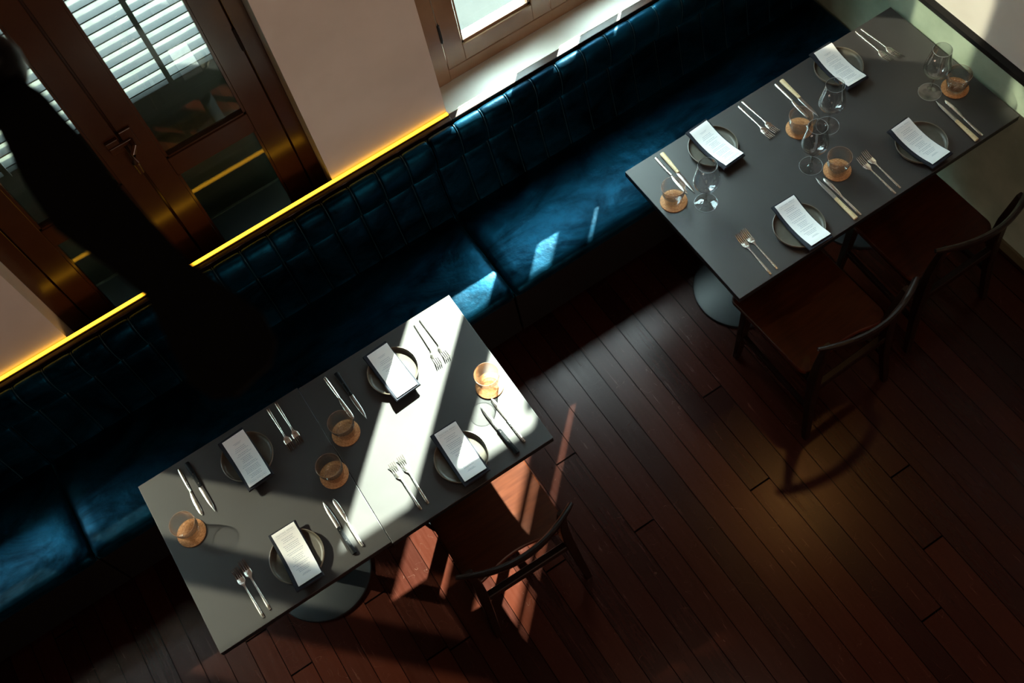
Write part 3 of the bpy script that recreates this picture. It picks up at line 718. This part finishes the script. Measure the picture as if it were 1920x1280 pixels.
def wine(loc, label):
    t = thing('wine_glass', label, 'wine glass', loc, 0, 'wine glasses on the far table')
    MB().lathe([(0.0005,0.0002),(0.0425,0.0002),(0.0438,0.0010),(0.0436,0.0018),(0.030,0.0030),(0.012,0.0052),(0.006,0.0090),(0.0042,0.014)], 56, caps=False).build('foot', 'glass', t, smooth=True)
    MB().lathe(catmull([(0.0043,0.0138),(0.0036,0.030),(0.0036,0.070),(0.0042,0.090),(0.0075,0.098)], 4), 16, caps=False).build('stem', 'glassbase', t, smooth='all')
    MB().lathe([(0.0428,0.0004),(0.0440,0.0008),(0.0442,0.0016),(0.0436,0.0022),(0.0426,0.0018)], 56, caps=False).build('foot_rim', 'glassedge', t, smooth='all')
    out = catmull([(0.004,0.0965),(0.014,0.0985),(0.030,0.107),(0.043,0.121),(0.0495,0.137),(0.0485,0.155),(0.044,0.180),(0.0385,0.210),(0.0352,0.237)], 6)
    inn = catmull([(0.0345,0.237),(0.0378,0.210),(0.0432,0.180),(0.0477,0.155),(0.0487,0.137),(0.0422,0.1225),(0.029,0.109),(0.012,0.1015),(0.0005,0.1010)], 6)
    MB().lathe(out+inn, 56, caps=False).build('bowl', 'glass', t, smooth='all')
    MB().lathe([(0.0344,0.2364),(0.0353,0.2364),(0.0354,0.2374),(0.0348,0.2380),(0.0343,0.2374)], 56, caps=False).build('rim', 'glassedge', t, smooth='all')
    return t
cs = [((-0.707,1.827), (-0.704,1.829), 'at the left end of the near table with a long shadow'), ((-0.081,1.833), (-0.077,1.835), 'right of the seam, middle of the near table'),
      ((-0.191,1.719), (-0.188,1.717), 'left of the seam, middle of the near table'), ((0.434,1.685), (0.436,1.686), 'at the right end of the near table in the sun band'),
      ((1.413,1.920), (1.413,1.922), 'at the bright left end of the far table'), ((1.990,1.895), (1.982,1.888), 'at the middle of the far table, the one farther back'),
      ((1.975,1.659), (1.971,1.656), 'at the middle of the far table, the one nearer the front edge'), ((2.567,1.682), (2.561,1.676), 'by the green wall on the far table')]
K0 = T0 = None
for i, (c, g, wh) in enumerate(cs):
    cl = (c[0], c[1], ZT); tl = (g[0], g[1], ZT+0.0050)
    a = 'round cork coaster '+wh; b_ = 'clear water tumbler '+wh
    if i == 0: K0 = coaster(cl, a); T0 = tumbler(tl, b_)
    else: dup(K0, cl, 0, a); dup(T0, tl, 0, b_)
W0 = None
for i, (x, y, l) in enumerate([(1.504,1.841,'stemmed wine glass at the bright left end of the far table'), (2.082,1.840,'stemmed wine glass standing behind the middle pair of tumblers, nearer the banquette'),
        (1.913,1.734,'stemmed wine glass at the middle of the far table, nearer the aisle'), (2.483,1.726,'stemmed wine glass beside the tumbler next to the green wall')]):
    if i == 0: W0 = wine((x, y, ZT), l)
    else: dup(W0, (x, y, ZT), 0, l)

# ------------------------------------------------------------ ceiling fan, out of focus near the lens
fan = thing('ceiling_fan', 'black ceiling fan out of focus at the upper left, in front of the door', 'ceiling fan', (-0.205, 1.55, 3.0))
hub = MB().lathe([(0.0005,-0.050),(0.022,-0.046),(0.042,-0.034),(0.054,-0.014),(0.058,0.010),(0.056,0.034),(0.045,0.050),(0.020,0.056),(0.0005,0.056)], 48, caps=False).build('hub_dome', 'fan', fan, smooth='all')
MB().lathe([(0.0005,0.15),(0.040,0.152),(0.052,0.165),(0.052,0.24),(0.03,0.27),(0.0005,0.27)], 48, caps=False).build('motor_housing', 'fan', fan, smooth=True)
MB().lathe([(0.012,0.05),(0.012,ZC-3.0-0.06)], 16).build('downrod', 'fan', fan, smooth=True)
MB().lathe([(0.012,ZC-3.0-0.10),(0.06,ZC-3.0-0.03),(0.065,ZC-3.0)], 32).build('canopy', 'fan', fan, smooth=True)
for k in range(2):
    a = R(-81.7+180*k); u = Vector((cos(a), sin(a), 0)); v_ = Vector((-sin(a), cos(a), 0))
    prof = [(0.050,0.026,0),(0.12,0.044,-0.004),(0.24,0.054,-0.014),(0.35,0.056,-0.020),(0.46,0.045,-0.008),(0.55,0.038,0),(0.64,0.055,0),(0.70,0.066,0),(0.745,0.056,0),(0.768,0.030,0)]
    secs = []
    for r, hw, of in prof:
        z = 0.004; c = u*r+v_*of; tw = 0.12*hw
        secs.append([tuple(c-v_*hw+Vector((0,0,z-tw))), tuple(c+v_*hw+Vector((0,0,z+tw))), tuple(c+v_*hw+Vector((0,0,z+0.007+tw))), tuple(c-v_*hw+Vector((0,0,z+0.007-tw)))])
    MB().loft(secs).build('blade', 'fanblade', fan)
